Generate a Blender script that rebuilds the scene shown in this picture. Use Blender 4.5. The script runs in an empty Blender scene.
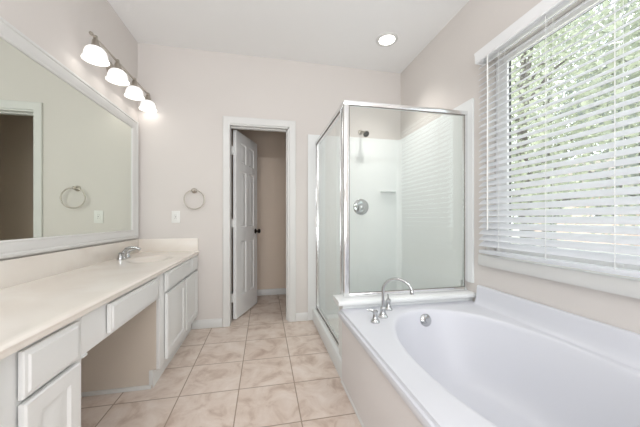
import bpy, bmesh, math, random
from mathutils import Vector, Matrix

sc = bpy.context.scene
COL = sc.collection
PI = math.pi

# ------------------------------------------------------------------ camera
EYE = 1.075
cam_d = bpy.data.cameras.new('camera')
cam = bpy.data.objects.new('camera', cam_d)
COL.objects.link(cam)
cam.location = (0, 0, EYE)
cam.rotation_euler = (PI / 2, 0, -math.atan(56 / 272))
cam_d.sensor_width = 36
cam_d.lens = 36 * 272 / 640
cam_d.shift_y = 5.5 / 640
cam_d.clip_start = 0.02
sc.camera = cam

# light levels
SKY, SUN, BOUNCE, FILL_UP, STRIP, VANITY, DOWN = 3.0, 3.2, 8.0, 32.0, 24.0, 0.13, 48.0

# ------------------------------------------------------------------ sky, sun, large lamps, exposure
world = bpy.data.worlds.new('sky')
sc.world = world
world.use_nodes = True
bg = world.node_tree.nodes['Background']
bg.inputs[0].default_value = (0.93, 0.97, 1.0, 1)
bg.inputs[1].default_value = SKY

def lamp(name, kind, loc, rot, energy, color=(1, 1, 1), **kw):
    d = bpy.data.lights.new(name, kind)
    d.energy = energy
    d.color = color
    for k, v in kw.items():
        setattr(d, k, v)
    o = bpy.data.objects.new(name, d)
    o.location = loc
    o.rotation_euler = rot
    COL.objects.link(o)
    return o

lamp('sun', 'SUN', (-6, -4, 9), Vector((0.55, 0.35, -0.85)).to_track_quat('-Z', 'Y').to_euler(), SUN,
     (1, 0.97, 0.9), angle=0.02)
lamp('bounce_light', 'AREA', (0.1, -0.2, 1.7), (PI, 0, 0), BOUNCE, (0.925, 0.962, 1.0), shape='RECTANGLE', size=1.6, size_y=1.2)
lamp('added_fill_strip', 'AREA', (0.0, -1.1, 2.27), (PI / 2 - .15, 0, 0), STRIP, (0.93, 0.962, 1.0), shape='RECTANGLE', size=1.8, size_y=.16)  # added fill strip behind the camera, not a lamp of the room

lamp('added_fill_up', 'AREA', (0.0, -1.0, .9), (PI / 2 + .7, 0, 0), FILL_UP, (0.925, 0.962, 1.0), shape='RECTANGLE', size=2.2, size_y=1.0)  # added unseen fill, aimed up to brighten the ceiling and upper walls

sc.view_settings.view_transform = 'Standard'
sc.view_settings.look = 'None'
sc.view_settings.exposure = 0.0
sc.view_settings.gamma = 1
sc.view_settings.use_curve_mapping = False
sc.cycles.use_denoising = True
sc.cycles.max_bounces = 12
sc.cycles.transparent_max_bounces = 24
sc.cycles.sample_clamp_indirect = 6

# ------------------------------------------------------------------ materials
def srgb(r, g, b):
    f = lambda c: (c / 255 / 12.92) if c / 255 <= 0.04045 else ((c / 255 + 0.055) / 1.055) ** 2.4
    return (f(r), f(g), f(b), 1)

def new_mat(name):
    m = bpy.data.materials.new(name)
    m.use_nodes = True
    return m, m.node_tree.nodes, m.node_tree.links

def paint(name, col, rough=0.6, metal=0.0, noise=0.0, scale=8.0, bump=0.0, spec=0.5, bscale=None, coat=0.0):
    """principled paint with a little mottling and texture"""
    m, n, l = new_mat(name)
    p = n['Principled BSDF']
    p.inputs['Roughness'].default_value = rough
    p.inputs['Metallic'].default_value = metal
    p.inputs['Specular IOR Level'].default_value = spec
    p.inputs['Coat Weight'].default_value = coat
    p.inputs['Base Color'].default_value = col
    geo = n.new('ShaderNodeNewGeometry')
    if noise:
        t = n.new('ShaderNodeTexNoise')
        t.inputs['Scale'].default_value = scale
        t.inputs['Detail'].default_value = 4
        l.new(geo.outputs['Position'], t.inputs['Vector'])
        mx = n.new('ShaderNodeMix'); mx.data_type = 'RGBA'
        mx.inputs[6].default_value = tuple(c * (1 - noise) for c in col[:3]) + (1,)
        mx.inputs[7].default_value = tuple(min(1, c * (1 + noise)) for c in col[:3]) + (1,)
        l.new(t.outputs['Fac'], mx.inputs[0])
        l.new(mx.outputs[2], p.inputs['Base Color'])
    if bump:
        t2 = n.new('ShaderNodeTexNoise')
        t2.inputs['Scale'].default_value = bscale or 120
        l.new(geo.outputs['Position'], t2.inputs['Vector'])
        b = n.new('ShaderNodeBump')
        b.inputs['Strength'].default_value = bump
        b.inputs['Distance'].default_value = 0.002
        l.new(t2.outputs['Fac'], b.inputs['Height'])
        l.new(b.outputs['Normal'], p.inputs['Normal'])
    return m

M = {}
M['wall'] = paint('wall_paint', srgb(222, 216, 211), 0.75, noise=0.015, scale=3, bump=0.12)
M['closet'] = paint('closet_paint', srgb(240, 222, 204), 0.8, noise=0.02, scale=3, bump=0.1)
M['ceiling'] = paint('ceiling_paint', srgb(246, 245, 244), 0.85, noise=0.01, scale=4, bump=0.12)
M['door'] = paint('lightened_trim_paint', srgb(246, 245, 244), 0.35, noise=0.008, scale=6)  # trim paint lightened for the door, colour standing in for missing light
M['trim'] = paint('white_trim_paint', srgb(223, 222, 219), 0.35, noise=0.008, scale=6)
M['cabinet'] = paint('white_cabinet_paint', srgb(233, 233, 231), 0.4, noise=0.012, scale=10, bump=0.05)
M['apron'] = paint('taupe_apron_paint', srgb(236, 232, 231), 0.7, noise=0.015, scale=4, bump=0.1)
M['acrylic'] = paint('white_acrylic', srgb(221, 222, 228), 0.36, noise=0.006, scale=5)
M['surround'] = paint('white_surround_plastic', srgb(237, 239, 238), 0.5, noise=0.006, scale=5)
M['chrome'] = paint('chrome', (0.56, 0.57, 0.58, 1), 0.10, metal=1.0)
M['nickel'] = paint('brushed_nickel', (0.48, 0.44, 0.39, 1), 0.28, metal=1.0, noise=0.05, scale=60)
M['alu'] = paint('polished_aluminium', (0.84, 0.84, 0.84, 1), 0.2, metal=1.0, noise=0.03, scale=40)
M['bronze'] = paint('dark_bronze', (0.03, 0.022, 0.016, 1), 0.35, metal=0.9, noise=0.1, scale=50)
M['gasket'] = paint('dark_gasket', (0.05, 0.052, 0.05, 1), 0.6, noise=0.1, scale=50)
M['plastic'] = paint('white_plastic', srgb(238, 237, 233), 0.35, noise=0.01, scale=20)
M['slot'] = paint('grey_slot', srgb(120, 115, 108), 0.6, noise=0.05, scale=50)
M['vinyl'] = paint('white_vinyl', srgb(240, 240, 240), 0.4, noise=0.01, scale=10)
M['cord'] = paint('white_cord', srgb(235, 235, 233), 0.7, noise=0.02, scale=80)
M['panel'] = paint('taupe_side_panel', srgb(216, 204, 190), 0.6, noise=0.02, scale=6)
M['bark'] = paint('tree_bark', srgb(108, 103, 100), 0.9, noise=0.4, scale=7, bump=0.6, bscale=20)
M['lawn'] = paint('dry_lawn', srgb(225, 222, 210), 0.95, noise=0.2, scale=1.2, bump=0.4, bscale=30)
M['brick'] = paint('brick_wall', srgb(208, 186, 172), 0.9, noise=0.2, scale=4)
M['roofing'] = paint('grey_roofing', srgb(150, 140, 132), 0.9, noise=0.2, scale=6)

def marble():
    m, n, l = new_mat('cream_cultured_marble')
    p = n['Principled BSDF']
    p.inputs['Roughness'].default_value = 0.17
    geo = n.new('ShaderNodeNewGeometry')
    t = n.new('ShaderNodeTexNoise'); t.inputs['Scale'].default_value = 2.2; t.inputs['Detail'].default_value = 8
    t.inputs['Distortion'].default_value = 1.2
    l.new(geo.outputs['Position'], t.inputs['Vector'])
    r = n.new('ShaderNodeValToRGB')
    r.color_ramp.elements[0].position = 0.32; r.color_ramp.elements[0].color = srgb(236, 227, 217)
    r.color_ramp.elements[1].position = 0.62; r.color_ramp.elements[1].color = srgb(243, 237, 229)
    l.new(t.outputs['Fac'], r.inputs[0]); l.new(r.outputs[0], p.inputs['Base Color'])
    return m
M['marble'] = marble()

def tile():
    m, n, l = new_mat('beige_ceramic_tile')
    p = n['Principled BSDF']
    geo = n.new('ShaderNodeNewGeometry')
    sep = n.new('ShaderNodeSeparateXYZ'); l.new(geo.outputs['Position'], sep.inputs[0])
    def math_(op, a, b=None):
        x = n.new('ShaderNodeMath'); x.operation = op
        for i, v in enumerate((a, b)):
            if v is None: continue
            if isinstance(v, (int, float)): x.inputs[i].default_value = v
            else: l.new(v, x.inputs[i])
        return x.outputs[0]
    P = 0.35
    def axis(o, off):
        s = math_('DIVIDE', math_('SUBTRACT', o, off), P)
        fr = math_('SUBTRACT', s, math_('FLOOR', s))
        d = math_('MULTIPLY', math_('SUBTRACT', 0.5, math_('ABSOLUTE', math_('SUBTRACT', fr, 0.5))), P)   # metres to the joint
        return d, math_('FLOOR', s)
    dx, ix = axis(sep.outputs[0], -0.155)
    dy, iy = axis(sep.outputs[1], 1.435)
    d = math_('MINIMUM', dx, dy)
    mr = n.new('ShaderNodeMapRange'); mr.interpolation_type = 'SMOOTHSTEP'
    mr.inputs['From Min'].default_value = 0.0022; mr.inputs['From Max'].default_value = 0.0045
    l.new(d, mr.inputs['Value'])
    # offset the clouding per tile
    comb = n.new('ShaderNodeCombineXYZ')
    l.new(math_('MULTIPLY', ix, 7.31), comb.inputs[0]); l.new(math_('MULTIPLY', iy, 3.77), comb.inputs[1])
    add = n.new('ShaderNodeVectorMath'); add.operation = 'ADD'
    l.new(geo.outputs['Position'], add.inputs[0]); l.new(comb.outputs[0], add.inputs[1])
    t = n.new('ShaderNodeTexNoise'); t.inputs['Scale'].default_value = 7; t.inputs['Detail'].default_value = 7
    t.inputs['Roughness'].default_value = 0.62; t.inputs['Distortion'].default_value = 0.6
    l.new(add.outputs[0], t.inputs['Vector'])
    r = n.new('ShaderNodeValToRGB')
    e = r.color_ramp.elements
    e[0].position = 0.3; e[0].color = srgb(192, 168, 152)
    e[1].position = 0.68; e[1].color = srgb(235, 222, 212)
    x = e.new(0.48); x.color = srgb(222, 205, 192)
    l.new(t.outputs['Fac'], r.inputs[0])
    mx = n.new('ShaderNodeMix'); mx.data_type = 'RGBA'
    mx.inputs[6].default_value = srgb(172, 152, 135)
    l.new(mr.outputs[0], mx.inputs[0]); l.new(r.outputs[0], mx.inputs[7])
    l.new(mx.outputs[2], p.inputs['Base Color'])
    rr = n.new('ShaderNodeMapRange'); rr.inputs['To Min'].default_value = 0.8; rr.inputs['To Max'].default_value = 0.36
    l.new(mr.outputs[0], rr.inputs['Value']); l.new(rr.outputs[0], p.inputs['Roughness'])
    b = n.new('ShaderNodeBump'); b.inputs['Distance'].default_value = 0.002; b.inputs['Strength'].default_value = 0.5
    l.new(mr.outputs[0], b.inputs['Height']); l.new(b.outputs['Normal'], p.inputs['Normal'])
    return m
M['tile'] = tile()

def clear_glass(name, tint, base=0.04):
    m, n, l = new_mat(name)
    n.remove(n['Principled BSDF'])
    out = n['Material Output']
    tr = n.new('ShaderNodeBsdfTransparent'); tr.inputs[0].default_value = tint
    gl = n.new('ShaderNodeBsdfGlossy'); gl.inputs['Roughness'].default_value = 0.01
    lw = n.new('ShaderNodeLayerWeight'); lw.inputs[0].default_value = 0.5
    pw = n.new('ShaderNodeMath'); pw.operation = 'POWER'; pw.inputs[1].default_value = 5
    l.new(lw.outputs['Facing'], pw.inputs[0])
    ma = n.new('ShaderNodeMath'); ma.operation = 'MULTIPLY_ADD'; ma.inputs[1].default_value = 0.9; ma.inputs[2].default_value = base
    l.new(pw.outputs[0], ma.inputs[0])
    mix = n.new('ShaderNodeMixShader')
    l.new(ma.outputs[0], mix.inputs[0]); l.new(tr.outputs[0], mix.inputs[1]); l.new(gl.outputs[0], mix.inputs[2])
    l.new(mix.outputs[0], out.inputs[0])
    return m
M['shower_glass'] = clear_glass('greenish_shower_glass', (0.968, 0.982, 0.973, 1), 0.03)
M['pane'] = clear_glass('window_glass', (0.97, 0.985, 0.98, 1), 0.03)
M['mirror'] = paint('mirror_silver', (0.81, 0.855, 0.79, 1), 0.0, metal=1.0)

def translucent(name, col, w, rough=0.5):
    m, n, l = new_mat(name)
    p = n['Principled BSDF']; p.inputs['Base Color'].default_value = col; p.inputs['Roughness'].default_value = rough
    t = n.new('ShaderNodeBsdfTranslucent'); t.inputs[0].default_value = col
    mix = n.new('ShaderNodeMixShader'); mix.inputs[0].default_value = w
    l.new(p.outputs[0], mix.inputs[1]); l.new(t.outputs[0], mix.inputs[2])
    l.new(mix.outputs[0], n['Material Output'].inputs[0])
    return m
M['slat'] = translucent('white_blind_slat', srgb(240, 241, 244), 0.36, 0.45)

def leaf(name, c1, c2):
    m, n, l = new_mat(name)
    p = n['Principled BSDF']; p.inputs['Roughness'].default_value = 0.8; p.inputs['Specular IOR Level'].default_value = 0.2
    geo = n.new('ShaderNodeNewGeometry')
    r = n.new('ShaderNodeValToRGB'); r.color_ramp.elements[0].color = c1; r.color_ramp.elements[1].color = c2
    l.new(geo.outputs['Random Per Island'], r.inputs[0]); l.new(r.outputs[0], p.inputs['Base Color'])
    t = n.new('ShaderNodeBsdfTranslucent'); l.new(r.outputs[0], t.inputs[0])
    mix = n.new('ShaderNodeMixShader'); mix.inputs[0].default_value = 0.4
    l.new(p.outputs[0], mix.inputs[1]); l.new(t.outputs[0], mix.inputs[2])
    l.new(mix.outputs[0], n['Material Output'].inputs[0])
    return m
M['leaf_pale'] = leaf('pale_green_leaves', srgb(168, 174, 156), srgb(202, 207, 186))
M['leaf_mid'] = leaf('mid_green_leaves', srgb(152, 158, 144), srgb(186, 192, 172))
M['leaf_grey'] = leaf('grey_green_leaves', srgb(146, 153, 149), srgb(184, 189, 182))

def glow(name, col, strength):
    m, n, l = new_mat(name)
    p = n['Principled BSDF']
    p.inputs['Base Color'].default_value = col; p.inputs['Roughness'].default_value = 0.3
    p.inputs['Emission Color'].default_value = col; p.inputs['Emission Strength'].default_value = strength
    return m
M['shade'] = glow('lit_opal_glass', (1, 0.99, 0.97, 1), 0.6)
M['bulb'] = glow('lit_bulb', (1, 0.97, 0.92, 1), 2)
M['lens'] = glow('lit_downlight_lens', (1, 0.98, 0.95, 1), 5)

# ------------------------------------------------------------------ mesh helpers
WORLD = {}          # world position of every parent

def obj(name, bm, mat, parent=None, smooth=40, kind=None, origin=None):
    """links one mesh object; its origin is the base centre of its own bounds"""
    bmesh.ops.recalc_face_normals(bm, faces=bm.faces)
    vs = [v.co for v in bm.verts]
    lo = Vector([min(v[i] for v in vs) for i in range(3)]); hi = Vector([max(v[i] for v in vs) for i in range(3)])
    c = Vector(origin) if origin else Vector(((lo.x + hi.x) / 2, (lo.y + hi.y) / 2, lo.z))
    bmesh.ops.translate(bm, verts=bm.verts, vec=-c)
    me = bpy.data.meshes.new(name)
    bm.to_mesh(me); bm.free()
    me.materials.append(mat)
    if smooth:
        me.shade_smooth()
        me.set_sharp_from_angle(angle=math.radians(smooth))
    o = bpy.data.objects.new(name, me)
    COL.objects.link(o)
    WORLD[o.name] = c
    if parent:
        o.parent = parent
        o.location = c - WORLD[parent.name]
    else:
        o.location = c
    if kind: o['kind'] = kind
    return o

def thing(name, label, cat, loc, group=None):
    o = bpy.data.objects.new(name, None)
    o.empty_display_size = 0.05
    COL.objects.link(o)
    o.location = loc
    WORLD[o.name] = Vector(loc)
    return tag(o, label, cat, group)

def tag(o, label, cat, group=None):
    o['label'] = label; o['category'] = cat
    if group: o['group'] = group
    return o

def structure(o):
    o['kind'] = 'structure'
    return o

def box(bm, x0, x1, y0, y1, z0, z1, bev=0.0, seg=2):
    r = bmesh.ops.create_cube(bm, size=1)
    vs = r['verts']
    for v in vs:
        v.co = Vector(((x0 + x1) / 2 + v.co.x * (x1 - x0), (y0 + y1) / 2 + v.co.y * (y1 - y0), (z0 + z1) / 2 + v.co.z * (z1 - z0)))
    if bev:
        es = list({e for v in vs for e in v.link_edges})
        bmesh.ops.bevel(bm, geom=es, offset=bev, segments=seg, affect='EDGES', profile=0.5)
    return bm

def BX(*a, **k):
    return box(bmesh.new(), *a, **k)

def lathe(bm, prof, seg=32, mat4=None, close=False):
    """prof: (radius, height) pairs turned round z, then placed by mat4"""
    mat4 = mat4 or Matrix()
    rings = []
    for r, h in prof:
        if r < 1e-6:
            rings.append([bm.verts.new(mat4 @ Vector((0, 0, h)))])
        else:
            rings.append([bm.verts.new(mat4 @ Vector((r * math.cos(2 * PI * i / seg), r * math.sin(2 * PI * i / seg), h))) for i in range(seg)])
    pairs = list(zip(rings, rings[1:]))
    if close: pairs.append((rings[-1], rings[0]))
    for a, b in pairs:
        for i in range(seg):
            j = (i + 1) % seg
            if len(a) == 1 and len(b) == 1: continue
            if len(a) == 1: bm.faces.new((a[0], b[i], b[j]))
            elif len(b) == 1: bm.faces.new((a[i], a[j], b[0]))
            else: bm.faces.new((a[i], a[j], b[j], b[i]))
    return bm

def tube(bm, pts, rad, seg=12, closed=False):
    """a round tube along points; rad is one radius or one per point"""
    pts = [Vector(p) for p in pts]
    n = len(pts)
    rad = rad if isinstance(rad, (list, tuple)) else [rad] * n
    rings = []
    up = None
    for i, p in enumerate(pts):
        if closed: t = pts[(i + 1) % n] - pts[(i - 1) % n]
        else: t = pts[min(i + 1, n - 1)] - pts[max(i - 1, 0)]
        t.normalize()
        if up is None:
            up = t.orthogonal().normalized()
        up = (up - t * up.dot(t)).normalized()
        w = t.cross(up)
        rings.append([bm.verts.new(p + (up * math.cos(2 * PI * k / seg) + w * math.sin(2 * PI * k / seg)) * rad[i]) for k in range(seg)])
    m = n if closed else n - 1
    for i in range(m):
        a, b = rings[i], rings[(i + 1) % n]
        for k in range(seg):
            bm.faces.new((a[k], a[(k + 1) % seg], b[(k + 1) % seg], b[k]))
    if not closed:
        bm.faces.new(rings[0][::-1]); bm.faces.new(rings[-1])
    return bm

def prism(bm, poly, a0, a1, axis='y'):
    """extrudes a 2-D outline: axis y -> (x,z), axis x -> (y,z), axis z -> (x,y)"""
    def P(u, v, a):
        return Vector((u, a, v)) if axis == 'y' else Vector((a, u, v)) if axis == 'x' else Vector((u, v, a))
    lo = [bm.verts.new(P(u, v, a0)) for u, v in poly]
    hi = [bm.verts.new(P(u, v, a1)) for u, v in poly]
    n = len(poly)
    for i in range(n):
        bm.faces.new((lo[i], lo[(i + 1) % n], hi[(i + 1) % n], hi[i]))
    bm.faces.new(lo); bm.faces.new(hi)
    return bm

def nest(bm, F, u0, u1, v0, v1, prof, cap=True, back=None):
    """nested rectangles (inset, height) on a face map F(u, v, d): raised and sunk panels, mouldings"""
    loops = []
    if back is not None: prof = [(0, back)] + list(prof)
    for ins, d in prof:
        loops.append([bm.verts.new(F(u, v, d)) for u, v in ((u0 + ins, v0 + ins), (u1 - ins, v0 + ins), (u1 - ins, v1 - ins), (u0 + ins, v1 - ins))])
    for a, b in zip(loops, loops[1:]):
        for i in range(4):
            bm.faces.new((a[i], a[(i + 1) % 4], b[(i + 1) % 4], b[i]))
    if cap: bm.faces.new(loops[-1])
    if back is not None: bm.faces.new(loops[0][::-1])
    return bm

def face_x(x):   # fronts that face +x: u along y, v along z
    return lambda u, v, d: Vector((x + d, u, v))

# ------------------------------------------------------------------ room shell
XL, XR, YB, YR, ZC = -1.168, 1.53, 2.86, -1.25, 2.739
YB2 = 2.985                 # closet side of the back wall
DX0, DX1, DZ = -0.335, 0.262, 2.04   # doorway
CY, CX0, CX1 = 3.925, -0.9, 1.0      # closet
WY0, WY1, WZ0, WZ1 = 0.50, 1.632, 0.825, 2.19   # window opening

structure(obj('floor', BX(XL - .12, XR + .14, YR - .1, CY + .1, -.1, 0), M['tile'], smooth=0))
structure(obj('ceiling', BX(XL - .12, XR + .14, YR - .1, CY + .1, ZC, ZC + .12), M['ceiling'], smooth=0))
structure(obj('wall_left', BX(XL - .12, XL, YR, YB2, 0, ZC), M['wall'], smooth=0))
structure(obj('wall_rear', BX(XL - .12, XR + .14, YR - .1, YR, 0, ZC), M['wall'], smooth=0))
b = bmesh.new()
box(b, XL, DX0, YB, YB2, 0, ZC); box(b, DX1, XR + .14, YB, YB2, 0, ZC); box(b, DX0, DX1, YB, YB2, DZ, ZC)
structure(obj('wall_back', b, M['wall'], smooth=0))
b = bmesh.new()
box(b, XR, XR + .14, YR, WY0, 0, ZC); box(b, XR, XR + .14, WY1, YB, 0, ZC)
box(b, XR, XR + .14, WY0, WY1, 0, WZ0); box(b, XR, XR + .14, WY0, WY1, WZ1, ZC)
structure(obj('wall_right', b, M['wall'], smooth=0))
structure(obj('wall_closet_back', BX(CX0 - .1, CX1 + .1, CY, CY + .1, 0, ZC), M['closet'], smooth=0))
structure(obj('wall_closet_left', BX(CX0 - .1, CX0, YB2, CY, 0, ZC), M['closet'], smooth=0))
structure(obj('wall_closet_right', BX(CX1, CX1 + .1, YB2, CY, 0, ZC), M['closet'], smooth=0))

# baseboards: flat board with an eased, stepped top
def baseboard_profile(h=0.083, t=0.015):
    return [(0, 0), (t, 0), (t, h - .018), (t * .75, h - .012), (t * .5, h - .004), (t * .3, h), (0, h)]
def baseboard(name, x0, x1, ywall):
    structure(obj(name, prism(bmesh.new(), [(ywall - u, v) for u, v in baseboard_profile()], x0, x1, 'x'), M['trim']))
baseboard('baseboard_back', -0.690, DX0 - .073, YB)
baseboard('baseboard_back_right', DX1 + .066, 0.4545, YB)
baseboard('baseboard_closet', CX0, CX1, CY)

# door casing and jamb
def casing():
    b = bmesh.new()
    pf = [(0, 0), (0, .016), (.006, .019), (.02, .017), (.045, .013), (.058, .012), (.066, .008), (.068, 0)]   # (across from outer edge, proud of wall)
    w = .068
    x0, x1, zt = DX0 + .001 - w, DX1 - .004 + w, DZ - .006 + w
    rows = []
    for a, d in pf:
        rows.append([b.verts.new(Vector(p)) for p in ((x0 + a, YB - d, 0), (x0 + a, YB - d, zt - a), (x1 - a, YB - d, zt - a), (x1 - a, YB - d, 0))])
    for r, s in zip(rows, rows[1:]):
        for i in range(3): b.faces.new((r[i], r[i + 1], s[i + 1], s[i]))
    return b
structure(obj('trim_1', casing(), M['trim'], smooth=30))
b = bmesh.new()
jt = .018
box(b, DX0 - .012, DX0 + .001, YB, YB2 + .002, 0, DZ); box(b, DX1 - jt, DX1, YB, YB2 + .002, 0, DZ); box(b, DX0, DX1, YB, YB2 + .002, DZ - jt, DZ)
box(b, DX1 - jt - .012, DX1 - jt, YB + .05, YB + .085, 0, DZ - jt)
box(b, DX0, DX1 - jt, YB + .05, YB + .085, DZ - jt - .012, DZ - jt)
structure(obj('trim_2', b, M['trim'], smooth=0))

# six-panel closet door, standing open into the closet
def closet_door():
    W, H, T, zb = 0.568, 2.005, 0.035, 0.014
    ang = math.radians(69.0)
    hinge = Vector((-0.288, 2.999, 0))
    ux, uy = math.cos(ang), math.sin(ang)
    nrm = Vector((uy, -ux, 0))           # face that looks back into the bathroom
    def F(u, v, d): return hinge + Vector((ux * u, uy * u, v)) + nrm * d
    def G(u, v, d): return F(u, v, -T - d)
    us = [0, .100, .2485, .3185, .466, W]
    vs = [zb, .235, .83, .985, 1.60, 1.69, 1.91, zb + H]
    b = bmesh.new()
    for FF in (F, G):
        for i in range(len(us) - 1):
            for j in range(len(vs) - 1):
                if i in (1, 3) and j in (1, 3, 5):
                    nest(b, FF, us[i], us[i + 1], vs[j], vs[j + 1], [(0, 0), (.012, -.009), (.022, -.009), (.042, -.001)])
                else:
                    b.faces.new([b.verts.new(FF(u, v, 0)) for u, v in ((us[i], vs[j]), (us[i + 1], vs[j]), (us[i + 1], vs[j + 1]), (us[i], vs[j + 1]))])
    for (ua, va, ub, vb) in ((0, zb, W, zb), (0, zb + H, W, zb + H), (0, zb, 0, zb + H), (W, zb, W, zb + H)):
        b.faces.new([b.verts.new(p) for p in (F(ua, va, 0), F(ub, vb, 0), F(ub, vb, -T), F(ua, va, -T))])
    bmesh.ops.remove_doubles(b, verts=b.verts, dist=1e-5)
    d = structure(obj('door_1', b, M['door'], smooth=25))
    kc = F(W - .06, .925, 0)
    for s, base in ((1, kc), (-1, kc - nrm * T)):
        k = bmesh.new()
        mt = Matrix.Translation(base) @ (nrm * s).to_track_quat('Z', 'Y').to_matrix().to_4x4()
        lathe(k, [(0, 0), (.03, 0), (.031, .004), (.026, .008), (.011, .011), (.0105, .028), (.018, .033), (.026, .042), (.0275, .052), (.023, .061), (.012, .066), (0, .067)], 24, mt)
        obj('door_knob', k, M['bronze'], d)['label'] = 'dark bronze round door knob'
    for z in (.24, 1.03, 1.80):
        h = bmesh.new()
        tube(h, [(DX0 + .007, YB2 + .010, z - .045), (DX0 + .007, YB2 + .010, z + .045)], .005, 10)
        h2 = [Vector((DX0 - .001, YB2 + .004, z - .044)), F(-.001, z - .044, -T + .004), F(-.001, z + .044, -T + .004), Vector((DX0 - .001, YB2 + .004, z + .044))]
        h3 = [v + Vector((0, .003, 0)) for v in h2]
        A = [h.verts.new(x) for x in h2]; B = [h.verts.new(x) for x in h3]
        h.faces.new(A); h.faces.new(B)
        for i in range(4): h.faces.new((A[i], A[(i + 1) % 4], B[(i + 1) % 4], B[i]))
        obj('hinge', h, M['trim'], d)
closet_door()

# ------------------------------------------------------------------ window in the right wall
wt = bpy.data.objects.new('window_1', None); COL.objects.link(wt)
wt.location = (1.62, 1.04, WZ0); WORLD['window_1'] = Vector(wt.location); structure(wt)
def ring_yz(b, x0, x1, y0, y1, z0, z1, w, wl=None):
    box(b, x0, x1, y0, y1, z0, z0 + w); box(b, x0, x1, y0, y1, z1 - w, z1)
    box(b, x0, x1, y0, y0 + w, z0 + w, z1 - w); box(b, x0, x1, y1 - (wl or w), y1, z0 + w, z1 - w)
    return b
obj('window_frame', ring_yz(bmesh.new(), 1.60, 1.634, WY0 + .004, WY1 - .004, WZ0 + .004, WZ1 - .004, .042, .090), M['vinyl'], wt, smooth=0)
obj('gasket', ring_yz(bmesh.new(), 1.618, 1.630, WY0 + .046, WY1 - .094, WZ0 + .046, WZ1 - .046, .004), M['gasket'], wt, smooth=0)['label'] = 'thin dark gasket round the glass'
obj('glass', BX(1.622, 1.626, WY0 + .05, WY1 - .098, WZ0 + .05, WZ1 - .05), M['pane'], wt, smooth=0)
b = bmesh.new()
prism(b, [(1.60, .824), (1.50, .824), (1.497, .820), (1.495, .812), (1.495, .756), (1.499, .749), (1.5295, .749), (1.5295, .80), (1.60, .80)], .40, 1.672, 'y')
obj('window_sill', b, M['trim'], wt, smooth=35)

# white horizontal blind
bl = thing('window_blind', 'white wide-slat horizontal blind hanging in front of the window above the bathtub', 'blind', (1.495, 1.04, .835))
BY0, BY1 = .44, 1.640
obj('headrail', BX(1.472, 1.524, BY0, BY1, 2.165, 2.215, bev=.003), M['vinyl'], bl)
b = bmesh.new()
vp = [(1.462, 2.160), (1.452, 2.163), (1.450, 2.172), (1.453, 2.178), (1.450, 2.188), (1.449, 2.215), (1.445, 2.226), (1.445, 2.234), (1.452, 2.238), (1.462, 2.238)]
prism(b, vp, BY0 - .012, BY1 + .012, 'y')
for ya, yb in ((BY0 - .012, BY0 - .002), (BY1 + .002, BY1 + .012)):
    box(b, 1.46, 1.529, ya, yb, 2.160, 2.238)
obj('valance', b, M['vinyl'], bl, smooth=30)
b = bmesh.new()
th = math.radians(36)
sz = .905
NS = 31
PITCH = (2.140 - sz) / (NS - 1)
for i in range(NS):
    zc = sz + i * PITCH
    c = []
    for s in (-1, 1):
        row = []
        for k in range(5):
            f = -1 + k / 2
            u = f * .028
            h = .003 * (1 - f * f) + s * .0014
            row.append((1.494 + u * math.cos(th) - h * math.sin(th), zc + u * math.sin(th) + h * math.cos(th)))
        c.append(row)
    prism(b, c[0] + c[1][::-1], BY0, BY1, 'y')
obj('slats', b, M['slat'], bl, smooth=35)
obj('bottom_rail', BX(1.468, 1.52, BY0, BY1, .838, .862, bev=.006), M['slat'], bl)
CORDS = (1.475, 1.178, .886, .56)
for y in CORDS:
    b = bmesh.new()
    for dx in (-.0245, .0245):
        tube(b, [(1.494 + dx, y, .85), (1.494 + dx, y, 2.17)], .0012, 6)
    tube(b, [(1.494, y + .012, .85), (1.494, y + .012, 2.17)], .001, 6)
    obj('ladder_cord', b, M['cord'], bl)
    b = bmesh.new(); box(b, 1.446, 1.4525, y - .012, y + .012, 2.156, 2.166, bev=.002)
    obj('valance_clip', b, M['cord'], bl)
b = bmesh.new()
tube(b, [(1.458, 1.548, 2.165), (1.456, 1.548, 2.14), (1.456, 1.548, 1.0)], [.003, .0045, .0045], 8)
obj('tilt_wand', b, M['plastic'], bl)

# ------------------------------------------------------------------ shower
# low wall between shower and bathtub, with its ledge
structure(obj('wall_shower', BX(.52, XR, 1.765, 1.87, 0, .499), M['surround'], smooth=0))
b = bmesh.new()
prism(b, [(1.738, .497), (1.731, .500), (1.728, .507), (1.728, .518), (1.731, .526), (1.738, .530), (1.885, .533), (1.885, .500), (1.745, .495)], .482, XR - .001, 'x')
structure(obj('trim_3', b, M['surround'], smooth=35))

t = thing('shower_surround', 'white plastic shower surround lining the corner behind the glass', 'shower surround', (1.0, 2.4, .05))
ST = 1.972
b = BX(.455, XR - .02, YB - .018, YB - .001, .0, ST, bev=.005)
obj('back_panel', b, M['surround'], t)
b = BX(XR - .018, XR - .001, 1.748, YB - .018, .60, ST)
box(b, XR - .018, XR - .001, 1.871, YB - .018, .06, .60)
obj('side_panel', b, M['surround'], t)
b = bmesh.new()   # moulded soap ledge
prism(b, [(YB - .018, 1.372), (YB - .060, 1.376), (YB - .066, 1.381), (YB - .064, 1.388), (YB - .018, 1.384)], 1.275, 1.445, 'x')
obj('soap_ledge', b, M['surround'], t, smooth=30)
b = bmesh.new()   # coved inner corner
prism(b, [(XR - .018, YB - .018), (XR - .06, YB - .018), (XR - .032, YB - .032), (XR - .018, YB - .06)], .1, ST - .003, 'z')
obj('corner_cove', b, M['surround'], t, smooth=60)

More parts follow.
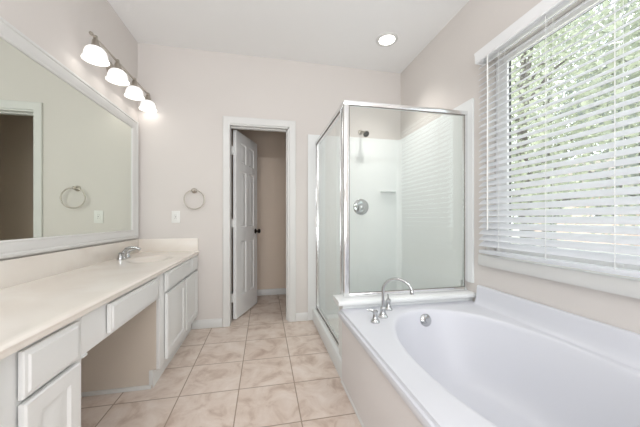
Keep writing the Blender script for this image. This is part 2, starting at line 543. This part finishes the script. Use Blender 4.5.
t = thing('shower_pan', 'white shower pan with a raised curb beside the tile floor', 'shower pan', (1.0, 2.35, 0))
b = bmesh.new()
prism(b, [(.505, 0), (.505, .112), (.509, .118), (.516, .121), (.600, .121), (.608, .116), (.615, .06), (.66, .05), (1.0, .042), (1.46, .05), (XR - .02, .08), (XR - .02, 0)], 1.872, YB - .019, 'y')
prism(b, [(.505, 0), (.505, .112), (.509, .118), (.516, .121), (.519, .121), (.519, 0)], 1.735, 1.872, 'y')
obj('basin', b, M['surround'], t, smooth=35)
b = bmesh.new(); lathe(b, [(0, .004), (.03, .004), (.04, .002), (.042, 0)], 24, Matrix.Translation((1.05, 2.35, .043)))
obj('drain', b, M['chrome'], t)

SX, SY = .552, 1.805      # door plane and front glass plane
en = thing('shower_enclosure', 'silver framed glass shower enclosure with a tall swing door', 'shower enclosure', (1.0, 2.3, .121))
HT = 1.892
b = bmesh.new()
box(b, SX - .018, XR - .019, SY - .016, SY + .016, HT - .03, HT, bev=.003)
box(b, SX - .018, SX + .018, SY + .016, YB - .019, HT - .03, HT, bev=.003)
obj('header', b, M['alu'], en)
obj('corner_post', BX(SX - .014, SX + .022, SY - .016, SY + .02, .5335, HT - .03, bev=.004), M['alu'], en)
obj('wall_jamb', BX(XR - .044, XR - .019, SY - .013, SY + .013, .5335, HT - .03, bev=.003), M['alu'], en)
obj('door_jamb', BX(SX - .016, SX + .016, YB - .044, YB - .0185, .121, HT - .03, bev=.003), M['alu'], en)
obj('bottom_rail', BX(SX + .022, XR - .044, SY - .013, SY + .013, .5335, .562, bev=.003), M['alu'], en)
obj('threshold', BX(SX - .018, SX + .018, 1.888, YB - .044, .1212, .139, bev=.003), M['alu'], en)
obj('front_glass', BX(SX + .018, XR - .04, SY - .003, SY + .003, .556, HT - .026), M['shower_glass'], en, smooth=0)
b = bmesh.new()
gx0, gx1, gz0, gz1 = SX + .022, XR - .044, .562, HT - .03
for ya, yb in ((SY - .0145, SY - .011),):
    box(b, gx0, gx1, ya, yb, gz0, gz0 + .004); box(b, gx0, gx1, ya, yb, gz1 - .006, gz1)
    box(b, gx0, gx0 + .003, ya, yb, gz0, gz1); box(b, gx1 - .005, gx1, ya, yb, gz0, gz1)
obj('glass_gasket', b, M['slot'], en, smooth=0)['label'] = 'thin grey gasket line round the front glass'
b = bmesh.new()
ring_yz(b, SX - .009, SX + .009, 1.886, YB - .046, .146, HT - .034, .024)
dr = obj('shower_door', b, M['alu'], en, smooth=0)
b = ring_yz(bmesh.new(), SX - .0115, SX - .0085, 1.884, YB - .0445, .144, HT - .032, .005)
obj('door_seal', b, M['slot'], dr, smooth=0)['label'] = 'grey door seal'
obj('door_glass', BX(SX - .003, SX + .003, 1.90, YB - .06, .16, HT - .05), M['shower_glass'], dr, smooth=0)
b = bmesh.new()
tube(b, [(SX - .009, 2.735, 1.0), (SX - .032, 2.735, 1.0), (SX - .036, 2.735, 1.01), (SX - .036, 2.735, 1.10), (SX - .032, 2.735, 1.11), (SX - .009, 2.735, 1.11)], .005, 10)
obj('door_pull', b, M['plastic'], dr)
# short filler of frame under the corner post, down to the curb
obj('post_foot', BX(SX - .014, SX + .022, 1.8855, 1.898, .121, HT - .03, bev=.002), M['alu'], en)

# shower head above the surround, valve below it
yw = YB
t = thing('shower_spray', 'small chrome shower head on a short arm above the surround', 'shower head', (1.045, yw, 2.0))
b = lathe(bmesh.new(), [(0, 0), (.028, 0), (.028, .004), (.018, .010), (.010, .014), (0, .014)], 24, Matrix.Translation((1.045, yw, 2.035)) @ Matrix.Rotation(PI / 2, 4, 'X'))
obj('flange', b, M['nickel'], t)
b = tube(bmesh.new(), [(1.045, yw, 2.035), (1.046, yw - .04, 2.034), (1.048, yw - .075, 2.022), (1.051, yw - .105, 2.000)], .0085, 12)
obj('arm', b, M['nickel'], t)
dirn = Vector((.10, -.80, -.55)).normalized()
b = lathe(bmesh.new(), [(0, -.005), (.012, -.005), (.014, .012), (.018, .02), (.034, .042), (.036, .05), (.034, .056), (0, .056)], 24,
          Matrix.Translation((1.051, yw - .103, 2.002)) @ dirn.to_track_quat('Z', 'Y').to_matrix().to_4x4())
hd = obj('spray_head', b, M['nickel'], t)
b = lathe(bmesh.new(), [(0, .0565), (.030, .0565), (.030, .0585), (0, .0585)], 24,
          Matrix.Translation((1.051, yw - .103, 2.002)) @ dirn.to_track_quat('Z', 'Y').to_matrix().to_4x4())
obj('spray_face', b, M['gasket'], hd)['label'] = 'dark spray face'

yv = YB - .018
t = thing('shower_valve', 'round chrome shower valve on the surround below the shower head', 'shower valve', (1.045, yv, 1.13))
RX = Matrix.Rotation(PI / 2, 4, 'X')
b = lathe(bmesh.new(), [(0, 0), (.088, 0), (.088, .004), (.080, .010), (.062, .014), (.05, .015), (0, .015)], 40, Matrix.Translation((1.045, yv, 1.208)) @ RX)
obj('escutcheon', b, M['chrome'], t)
b = lathe(bmesh.new(), [(0, .012), (.036, .012), (.034, .03), (.028, .044), (.02, .05), (0, .052)], 28, Matrix.Translation((1.045, yv, 1.208)) @ RX)
kn = obj('knob', b, M['chrome'], t)
b = tube(bmesh.new(), [(1.045, yv - .04, 1.208), (1.02, yv - .046, 1.185), (1.0, yv - .048, 1.16)], [.010, .009, .007], 10)
obj('lever', b, M['chrome'], kn)

# ------------------------------------------------------------------ bathtub
tb = thing('bathtub', 'white drop-in soaking bathtub under the window with a taupe apron', 'bathtub', (1.02, .97, 0))
DK = .469
TX0, TX1, TY0, TY1 = .505, 1.508, .17, 1.764
def tub_shell():
    b = bmesh.new()
    N = 96
    cx, cy = 1.04, .985
    def ell(ax, ay, px=2.15, oy=0.0, ox=0.0):
        out = []
        for i in range(N):
            a = 2 * PI * i / N
            ca, sa = math.cos(a), math.sin(a)
            out.append((cx + ox + ax * math.copysign(abs(ca) ** (2 / px), ca), cy + oy + ay * math.copysign(abs(sa) ** (2 / px), sa)))
        return out
    # deck outline sampled at the same angles
    deck = []
    for i in range(N):
        a = 2 * PI * i / N
        ca, sa = math.cos(a), math.sin(a)
        k = min(((TX1 - cx) / ca) if ca > 1e-9 else ((TX0 - cx) / ca) if ca < -1e-9 else 9,
                ((TY1 - cy) / sa) if sa > 1e-9 else ((TY0 - cy) / sa) if sa < -1e-9 else 9)
        deck.append((cx + ca * k, cy + sa * k))
    # pull the nearest samples onto the corners
    for X in (TX0, TX1):
        for Y in (TY0, TY1):
            j = min(range(N), key=lambda i: (deck[i][0] - X) ** 2 + (deck[i][1] - Y) ** 2)
            deck[j] = (X, Y)
    def grow(o, d):
        return [(max(TX0 - d, min(TX1 + 0, x + (-d if abs(x - TX0) < 1e-6 else 0))), y + (-d if abs(y - TY0) < 1e-6 else 0)) for x, y in o]
    rings = []
    def ring(pts, z): rings.append([b.verts.new((x, y, z)) for x, y in pts])
    ring(grow(deck, .016), DK - .045)
    ring(grow(deck, .019), DK - .040)
    ring(grow(deck, .019), DK - .020)
    ring(grow(deck, .015), DK - .013)
    ring(grow(deck, .004), DK - .012)
    ring(grow(deck, .001), DK - .004)
    ring(deck, DK)
    e0 = ell(.425, .685)
    ring([(d[0] * .5 + e[0] * .5, d[1] * .5 + e[1] * .5) for d, e in zip(deck, e0)], DK)
    ring(ell(.420, .682), DK)
    ring(ell(.412, .674), DK - .001)
    ring(ell(.405, .666), DK - .004)
    ring(ell(.399, .659), DK - .011)
    ring(ell(.393, .651), DK - .03)
    for z, ax, ay, oy in ((-.08, .378, .632, .003), (-.14, .358, .605, .008), (-.20, .338, .572, .014), (-.26, .318, .53, .025), (-.31, .296, .49, .035), (-.345, .268, .452, .045), (-.368, .232, .41, .05), (-.378, .19, .36, .052)):
        ring(ell(ax, ay, 2.3, oy), DK + z)
    ring(ell(.10, .22, 2.2, .055), DK - .381)
    for r, s in zip(rings, rings[1:]):
        for i in range(N):
            b.faces.new((r[i], r[(i + 1) % N], s[(i + 1) % N], s[i]))
    c = b.verts.new((cx, cy + .055, DK - .382))
    for i in range(N): b.faces.new((rings[-1][i], rings[-1][(i + 1) % N], c))
    return b
obj('tub_shell', tub_shell(), M['acrylic'], tb, smooth=50)
ap = bmesh.new()
box(ap, .505, .525, TY0, 1.734, 0.0, DK - .04)
box(ap, .525, 1.50, TY0, TY0 + .02, 0.0, DK - .04)
obj('apron', ap, M['apron'], tb, smooth=0)['label'] = 'taupe painted apron panel'
obj('caulk_strip', prism(bmesh.new(), [(.505, 0), (.496, 0), (.4965, .006), (.505, .012)], TY0, 1.734, 'y'), M['trim'], tb, smooth=0)
# splash along the right wall with a soft cove at its foot
sp = [(XR - .002, DK + .0003), (1.472, DK + .0003), (1.485, DK + .004), (1.495, DK + .016), (1.503, DK + .045), (1.508, DK + .10), (1.510, DK + .118), (1.514, DK + .126), (1.521, DK + .129), (XR - .002, DK + .129)]
obj('splash_panel', prism(bmesh.new(), sp, TY0, 1.700, 'y'), M['acrylic'], tb, smooth=40)
b = lathe(bmesh.new(), [(0, .012), (.02, .013), (.034, .009), (.040, .003), (.040, -.004), (0, -.004)], 32,
          Matrix.Translation((1.048, 1.622, .405)) @ Vector((0, -.96, .24)).to_track_quat('Z', 'Y').to_matrix().to_4x4())
ov = obj('overflow_plate', b, M['chrome'], tb)
b = lathe(bmesh.new(), [(0, .02), (.012, .02), (.014, .012), (0, .010)], 20,
          Matrix.Translation((1.048, 1.622, .405)) @ Vector((0, -.96, .24)).to_track_quat('Z', 'Y').to_matrix().to_4x4())
obj('overflow_knob', b, M['chrome'], ov)
b = lathe(bmesh.new(), [(0, .012), (.02, .011), (.028, .006), (.033, .001), (.033, -.003), (0, -.003)], 28, Matrix.Translation((.99, 1.33, DK - .376)))
obj('drain', b, M['chrome'], tb)

# tub filler: gooseneck spout and two lever handles set across the corner of the deck
tf = thing('tub_faucet', 'chrome gooseneck tub faucet with two lever handles on the deck corner', 'faucet', (.725, 1.575, DK))
BP = Vector((.722, 1.572, DK))
dv = Vector((.74, -.67, 0)).normalized()
b = lathe(bmesh.new(), [(0, 0), (.031, 0), (.031, .005), (.024, .012), (.018, .026), (.0165, .05), (.018, .056), (.014, .062), (0, .064)], 28, Matrix.Translation(BP))
obj('spout_base', b, M['chrome'], tf)
pts = [BP + Vector((0, 0, .05)), BP + Vector((0, 0, .11)), BP + Vector((0, 0, .155))]
for k in range(1, 15):
    a = PI * k / 15 * .93
    pts.append(BP + dv * (.089 * (1 - math.cos(a))) + Vector((0, 0, .165 + .083 * math.sin(a) * .95)))
tip = pts[-1]
pts.append(tip + Vector((0, 0, -.02)) + dv * .003)
b = tube(bmesh.new(), pts, .0085, 14)
s_ = obj('spout', b, M['chrome'], tf)
tip = pts[-1]
b = lathe(bmesh.new(), [(0, 0), (.0115, 0), (.0115, .02), (.0095, .026), (0, .026)], 18, Matrix.Translation(tip + Vector((0, 0, -.012))))
obj('spout_tip', b, M['chrome'], s_)
for P, lev in ((Vector((.640, 1.500, DK)), Vector((-.75, .45, .10))), (Vector((.815, 1.690, DK)), Vector((.30, .75, .55)))):
    b = lathe(bmesh.new(), [(0, 0), (.027, 0), (.027, .005), (.020, .012), (.0145, .03), (.013, .05), (.016, .054), (.016, .066), (.010, .072), (0, .073)], 24, Matrix.Translation(P))
    h = obj('handle', b, M['chrome'], tf)
    lv = lev.normalized()
    q = P + Vector((0, 0, .062))
    b = tube(bmesh.new(), [q - lv * .012, q + lv * .015, q + lv * .035, q + lv * .048], [.006, .0065, .0055, .007], 10)
    obj('lever', b, M['chrome'], h)

# ------------------------------------------------------------------ vanity
CT = .762
FX = -.655                 # face frame
def front_panel(y0, y1, z0, z1, raised):
    b = bmesh.new()
    F = face_x(FX + .006)
    if raised:
        pf = [(0, .013), (.004, .018), (.05, .018), (.057, .010), (.063, .010), (.09, .0165)]
    else:
        pf = [(0, .010), (.003, .013), (.012, .0145), (.016, .019)]
    nest(b, F, y0, y1, z0, z1, pf, back=0)
    return b
def carcass(t, y0, y1, near_side):
    b = bmesh.new()
    prof = [(XL + .003, 0), (-.695, 0), (-.695, .115), (-.673, .115), (-.673, .728), (XL + .003, .728)]
    prism(b, prof, y0, y0 + .018, 'y'); prism(b, prof, y1 - .018, y1, 'y')
    box(b, XL + .003, -.673, y0 + .018, y1 - .018, .115, .131)
    obj('carcass', b, M['cabinet'], t, smooth=0)
    obj('face_frame', BX(-.673, FX, y0, y1, .115, .728, bev=.0015), M['cabinet'], t)
    obj('toe_kick', BX(-.708, -.692, y0, y1, 0, .1155), M['cabinet'], t, smooth=0)

t = thing('vanity_cabinet', 'white two-door vanity cabinet standing in the back left corner', 'cabinet', (-.9, 2.37, 0))
carcass(t, 1.912, 2.842, True)
for y0, y1 in ((1.98, 2.585), (2.612, 2.834)):
    obj('drawer_front', front_panel(y0, y1, .594, .722, False), M['cabinet'], t, smooth=25)
for y0, y1 in ((1.99, 2.41), (2.45, 2.834)):
    obj('cabinet_door', front_panel(y0, y1, .140, .576, True), M['cabinet'], t, smooth=25)
obj('side_panel', prism(bmesh.new(), [(XL + .004, .001), (-.696, .001), (-.696, .116), (-.674, .116), (-.674, .727), (XL + .004, .727)], 1.9085, 1.9118, 'y'), M['panel'], t, smooth=0)['label'] = 'taupe side panel facing the knee space'
obj('floor_strip', BX(XL + .003, -.700, 1.897, 1.9083, 0, .024, bev=.002), M['trim'], t)
obj('toe_block', BX(-.712, -.690, 1.898, 1.9083, .024, .115, bev=.002), M['trim'], t)

t = thing('vanity_cabinet', 'white drawer-over-door vanity cabinet at the left edge of the photo nearest the viewer', 'cabinet', (-.9, .74, 0))
carcass(t, .40, 1.152, False)
for y0, y1 in ((.43, .80), (.882, 1.108)):
    obj('drawer_front', front_panel(y0, y1, .585, .716, False), M['cabinet'], t, smooth=25)
    obj('cabinet_door', front_panel(y0, y1, .140, .572, True), M['cabinet'], t, smooth=25)

t = thing('knee_drawer', 'white knee-space drawer apron spanning between the two vanity cabinets', 'drawer', (-.66, 1.5, .6))
b = bmesh.new()
box(b, -.673, FX, 1.153, 1.911, .572, .728, bev=.0015)
obj('apron_rail', b, M['cabinet'], t)
obj('drawer_front', front_panel(1.305, 1.828, .592, .716, False), M['cabinet'], t, smooth=25)
obj('drawer_box', BX(-1.05, -.673, 1.33, 1.80, .60, .70), M['cabinet'], t, smooth=0)
obj('corner_block', BX(-.673, FX + .004, 1.153, 1.182, .562, .572, bev=.003), M['cabinet'], t)

ct = thing('vanity_countertop', 'cream cultured marble vanity countertop with an integral sink and splashes', 'countertop', (-.9, 1.6, .729))
def counter():
    b = bmesh.new()
    x0, x1, yA, yB = XL + .002, -.66, .36, YB - .001
    # front edge: stepped bullnose
    ed = [(x1, .7295), (-.632, .7295), (-.627, .732), (-.625, .738), (-.627, .744), (-.625, .748), (-.624, .754), (-.628, .7595), (-.636, CT), (x1, CT)]
    prism(b, ed, yA, yB, 'y')
    # top with the moulded oval bowl
    nx, ny = 40, 150
    cx, cy, ax, ay, dep = -.875, 2.38, .150, .215, .11
    V = []
    for j in range(ny + 1):
        y = yA + (yB - yA) * j / ny
        row = []
        for i in range(nx + 1):
            x = x0 + (x1 - x0) * i / nx
            r = math.hypot((x - cx) / ax, (y - cy) / ay)
            z = CT - dep * (1 - r * r) ** 1.8 if r < 1 else CT
            row.append(b.verts.new((x, y, z)))
        V.append(row)
    for j in range(ny):
        for i in range(nx):
            b.faces.new((V[j][i], V[j][i + 1], V[j + 1][i + 1], V[j + 1][i]))
    return b
obj('slab', counter(), M['marble'], ct, smooth=45)
obj('back_splash', BX(XL + .001, XL + .020, .36, YB - .021, CT - .001, .888, bev=.003), M['marble'], ct)
obj('side_splash', BX(XL + .001, -.632, YB - .020, YB - .001, CT - .001, .888, bev=.003), M['marble'], ct)
b = lathe(bmesh.new(), [(0, .006), (.015, .005), (.021, .001), (.021, -.003), (0, -.003)], 20, Matrix.Translation((-.875, 2.38, CT - .108)))
obj('sink_drain', b, M['chrome'], ct)

# chrome centre-set faucet by the back splash
FY, FXX = 2.40, -1.075
vf = thing('vanity_faucet', 'chrome centerset faucet on the cream countertop below the mirror', 'faucet', (FXX, FY, CT))
b = bmesh.new()
pl = []
for i in range(32):
    a = 2 * PI * i / 32
    pl.append((FXX + .026 * math.cos(a), FY + math.copysign(.052, math.sin(a)) + .026 * math.sin(a)))
prism(b, pl, CT, CT + .012, 'z')
obj('base_plate', b, M['chrome'], vf)
b = tube(bmesh.new(), [(FXX, FY, CT + .008), (FXX, FY, CT + .05), (FXX + .015, FY, CT + .075), (FXX + .05, FY, CT + .088), (FXX + .09, FY, CT + .084), (FXX + .115, FY, CT + .07)], [.019, .017, .0155, .013, .012, .011], 14)
obj('spout', b, M['chrome'], vf)
for s in (-1, 1):
    b = lathe(bmesh.new(), [(0, .01), (.02, .01), (.018, .03), (.016, .042), (.019, .047), (.012, .056), (0, .057)], 20, Matrix.Translation((FXX, FY + s * .055, CT)))
    h = obj('handle', b, M['chrome'], vf)
    b = tube(bmesh.new(), [(FXX, FY + s * .055, CT + .05), (FXX + .02, FY + s * .075, CT + .058), (FXX + .04, FY + s * .10, CT + .064)], [.008, .007, .006], 10)
    obj('lever', b, M['chrome'], h)

# ------------------------------------------------------------------ mirror
mr = thing('wall_mirror', 'large white-framed wall mirror above the vanity countertop', 'mirror', (XL, 1.7, .893))
MY0, MY1, MZ0, MZ1 = .55, 2.806, .898, 1.972
b = bmesh.new()
nest(b, face_x(XL), MY0, MY1, MZ0, MZ1, [(0, .001), (0, .026), (.006, .031), (.016, .032), (.022, .026), (.030, .028), (.048, .022), (.066, .014), (.072, .016), (.078, .013), (.080, .006)], cap=False)
obj('frame', b, M['trim'], mr, smooth=30)
obj('mirror_glass', BX(XL + .001, XL + .0065, MY0 + .07, MY1 - .07, MZ0 + .07, MZ1 - .07), M['mirror'], mr, smooth=0)

# ------------------------------------------------------------------ four-light vanity fixture
vl = thing('vanity_light', 'brushed nickel vanity light bar with four lit white bell shades', 'wall light', (XL, 2.40, 2.2))
LX, LZ = -1.055, 2.232
LY = [1.995, 2.262, 2.529, 2.797]
b = tube(bmesh.new(), [(LX, LY[0] - .045, LZ), (LX, LY[-1] + .02, LZ)], .007, 12)
for y in (LY[0] - .045, LY[-1] + .02):
    lathe(b, [(0, -.012), (.009, -.010), (.012, 0), (.009, .010), (0, .012)], 14, Matrix.Translation((LX, y, LZ)) @ Matrix.Rotation(PI / 2, 4, 'X'))
obj('bar', b, M['nickel'], vl)
ym = (LY[1] + LY[2]) / 2
b = lathe(bmesh.new(), [(0, 0), (.06, 0), (.06, .006), (.05, .014), (.02, .02), (0, .02)], 32, Matrix.Translation((XL + .001, ym, LZ)) @ Matrix.Rotation(PI / 2, 4, 'Y'))
obj('wall_plate', b, M['nickel'], vl)
obj('arm', tube(bmesh.new(), [(XL + .015, ym, LZ), (LX, ym, LZ)], .008, 12), M['nickel'], vl)
for y in LY:
    b = lathe(bmesh.new(), [(0, .016), (.010, .015), (.012, .008), (.012, -.006), (.016, -.010), (.019, -.020), (.024, -.050), (.030, -.058), (.030, -.064), (0, -.064)], 24, Matrix.Translation((LX, y, LZ)))
    obj('socket', b, M['nickel'], vl)
    zt = LZ - .060
    outer = [(.028, 0), (.042, -.006), (.054, -.020), (.060, -.038), (.063, -.056), (.066, -.068), (.073, -.080)]
    inner = [(r - .003, h) for r, h in outer[::-1]]
    b = lathe(bmesh.new(), outer + [(.073, -.082)] + inner, 36, Matrix.Translation((LX, y, zt)))
    s = obj('lamp_shade', b, M['shade'], vl)
    b = lathe(bmesh.new(), [(0, -.002), (.013, -.004), (.014, -.02), (.022, -.032), (.024, -.046), (.016, -.060), (0, -.066)], 20, Matrix.Translation((LX, y, zt)))
    obj('bulb', b, M['bulb'], s)
    lamp('bulb_light', 'POINT', (LX, y, zt - .086), (0, 0, 0), VANITY, (1, 0.97, 0.93), shadow_soft_size=.03)

# recessed ceiling light
t = thing('ceiling_light', 'round white recessed downlight in the ceiling before the shower', 'ceiling light', (1.117, 2.345, ZC))
b = lathe(bmesh.new(), [(.070, .004), (.072, -.006), (.082, -.010), (.098, -.006), (.102, 0), (.102, .004)], 40, Matrix.Translation((1.117, 2.345, ZC - .0005)))
obj('trim_ring', b, M['trim'], t)
b = lathe(bmesh.new(), [(0, -.004), (.05, -.004), (.071, -.003), (.071, .0), (0, .0)], 36, Matrix.Translation((1.117, 2.345, ZC - .001)))
obj('lens', b, M['lens'], t)
lamp('downlight', 'SPOT', (1.117, 2.345, ZC - .02), (0, 0, 0), DOWN, (1, 0.97, 0.93), spot_size=math.radians(100), spot_blend=1.0, shadow_soft_size=.06)

# ------------------------------------------------------------------ towel ring and outlet on the back wall
RXC, RZ = -.668, 1.352
t = thing('towel_ring', 'round brushed nickel towel ring on the back wall beside the mirror', 'towel ring', (RXC, YB, RZ - .19))
b = lathe(bmesh.new(), [(0, 0), (.026, 0), (.026, .005), (.020, .010), (.011, .014), (.010, .038), (.015, .042), (.015, .056), (.010, .061), (0, .062)], 24, Matrix.Translation((RXC, YB, RZ)) @ RX)
obj('mount', b, M['nickel'], t)
ring = []
rc = Vector((RXC + .01, YB - .048, RZ - .090))
for i in range(48):
    a = 2 * PI * i / 48
    ring.append(rc + Vector((.092 * math.cos(a), -.094 * math.cos(a) * .03, .0905 * math.sin(a))))
obj('ring', tube(bmesh.new(), ring, .0055, 10, closed=True), M['nickel'], t)

t = thing('wall_outlet', 'white outlet plate on the back wall between the mirror and the towel ring', 'outlet', (-.835, YB, 1.037))
obj('cover_plate', BX(-.872, -.798, YB - .006, YB - .0005, 1.037, 1.153, bev=.002), M['plastic'], t)
r_ = obj('receptacle', BX(-.852, -.818, YB - .009, YB - .006, 1.062, 1.128, bev=.001), M['plastic'], t)
b = bmesh.new()
for z in (1.076, 1.108):
    for x in (-.842, -.831): box(b, x - .0012, x + .0012, YB - .0096, YB - .0088, z, z + .008)
box(b, -.840, -.830, YB - .0100, YB - .0088, 1.092, 1.099)
obj('slots', b, M['slot'], r_, smooth=0)

# ------------------------------------------------------------------ outside the window
structure(obj('ground', BX(1.7, 40, -30, 40, -.35, -.25), M['lawn'], smooth=0))
rnd = random.Random(5)
def tree(x, y, h, r, base, mat, label, n, trunk=.16, leafsize=.098):
    t = thing('tree', label, 'tree', (x, y, -.25), 'trees outside the window')
    b = bmesh.new()
    top = Vector((x + rnd.uniform(-.2, .2), y + rnd.uniform(-.2, .2), h * .8))
    tube(b, [(x, y, -.25), (x + .03, y, .6), (x - .05, y + .05, h * .4), top], [trunk * 1.25, trunk, trunk * .75, trunk * .3], 10)
    cl = []
    for k in range(11):
        z0 = base + (h - base) * rnd.uniform(.0, .6)
        a = rnd.uniform(0, 2 * PI)
        e = Vector((x + r * .8 * math.cos(a), y + r * .8 * math.sin(a), min(h, z0 + rnd.uniform(.3, 1.3))))
        s = Vector((x, y, z0))
        tube(b, [s, s.lerp(e, .5) + Vector((0, 0, .15)), e], [trunk * .35, trunk * .22, trunk * .08], 7)
        cl += [e, s.lerp(e, .6)]
    obj('trunk', b, M['bark'], t)
    b = bmesh.new()
    for k in range(34):
        a, q = rnd.uniform(0, 2 * PI), math.sqrt(rnd.random()) * r
        z = base + (h - base) * rnd.random()
        w = math.sin(PI * min(1, max(0.12, (z - base) / (h - base) * .85 + .1)))
        cl.append(Vector((x + q * w * math.cos(a), y + q * w * math.sin(a), z)))
    for i in range(n):
        c = rnd.choice(cl) + Vector((rnd.gauss(0, .38), rnd.gauss(0, .38), rnd.gauss(0, .3)))
        L = leafsize * rnd.uniform(.6, 1.25)
        d = Vector((rnd.gauss(0, 1), rnd.gauss(0, 1), rnd.gauss(-.3, .7))).normalized()
        w = d.orthogonal().normalized()
        w = (Matrix.Rotation(rnd.uniform(0, 2 * PI), 3, d) @ w) * L * .32
        up = d.cross(w) * .25
        A = b.verts.new(c - d * L * .5); B = b.verts.new(c + w + up); C = b.verts.new(c + d * L * .5); D = b.verts.new(c - w + up)
        b.faces.new((A, B, C, D))
    obj('foliage', b, mat, t, smooth=0)
tree(5.2, 4.55, 6.0, 1.2, 1.0, M['leaf_pale'], 'pale green leafy tree seen through the left half of the blind', 9500, .13)
tree(4.9, 2.0, 5.6, 1.2, 1.0, M['leaf_mid'], 'mid green bushy tree outside the right end of the window', 8000, .12)
tree(9.6, 7.6, 8.0, 1.9, 1.1, M['leaf_mid'], 'tall green tree standing behind the pale one', 9000, .20, .13)
tree(8.2, 4.3, 7.0, 1.5, 1.0, M['leaf_grey'], 'grey green tree seen through the right half of the blind', 9500, .17, .12)
tree(6.4, 8.4, 7.0, 1.4, .9, M['leaf_grey'], 'grey green tree seen at the far left edge of the glass', 8000, .17, .12)
tree(12.6, 6.0, 8.0, 1.7, .9, M['leaf_pale'], 'pale tree farthest off behind the others', 8000, .2, .15)
# neighbouring brick house far behind the trees
t = thing('neighbour_house', 'brick house with a grey roof far behind the trees outside', 'house', (20, 11, -.25))
obj('house_wall', BX(17, 23, 6.5, 15, -.25, 2.6), M['brick'], t, smooth=0)
obj('house_roof', prism(bmesh.new(), [(16.5, 2.6), (23.5, 2.6), (20, 5.0)], 6.1, 15.4, 'y'), M['roofing'], t, smooth=0)
for y in (8.2, 10.6, 13.0):
    w = obj('house_window', BX(16.95, 17.02, y - .5, y + .5, .9, 2.1), M['vinyl'], t, smooth=0)
    obj('window_pane', BX(16.93, 16.96, y - .42, y + .42, .98, 2.02), M['gasket'], w, smooth=0)
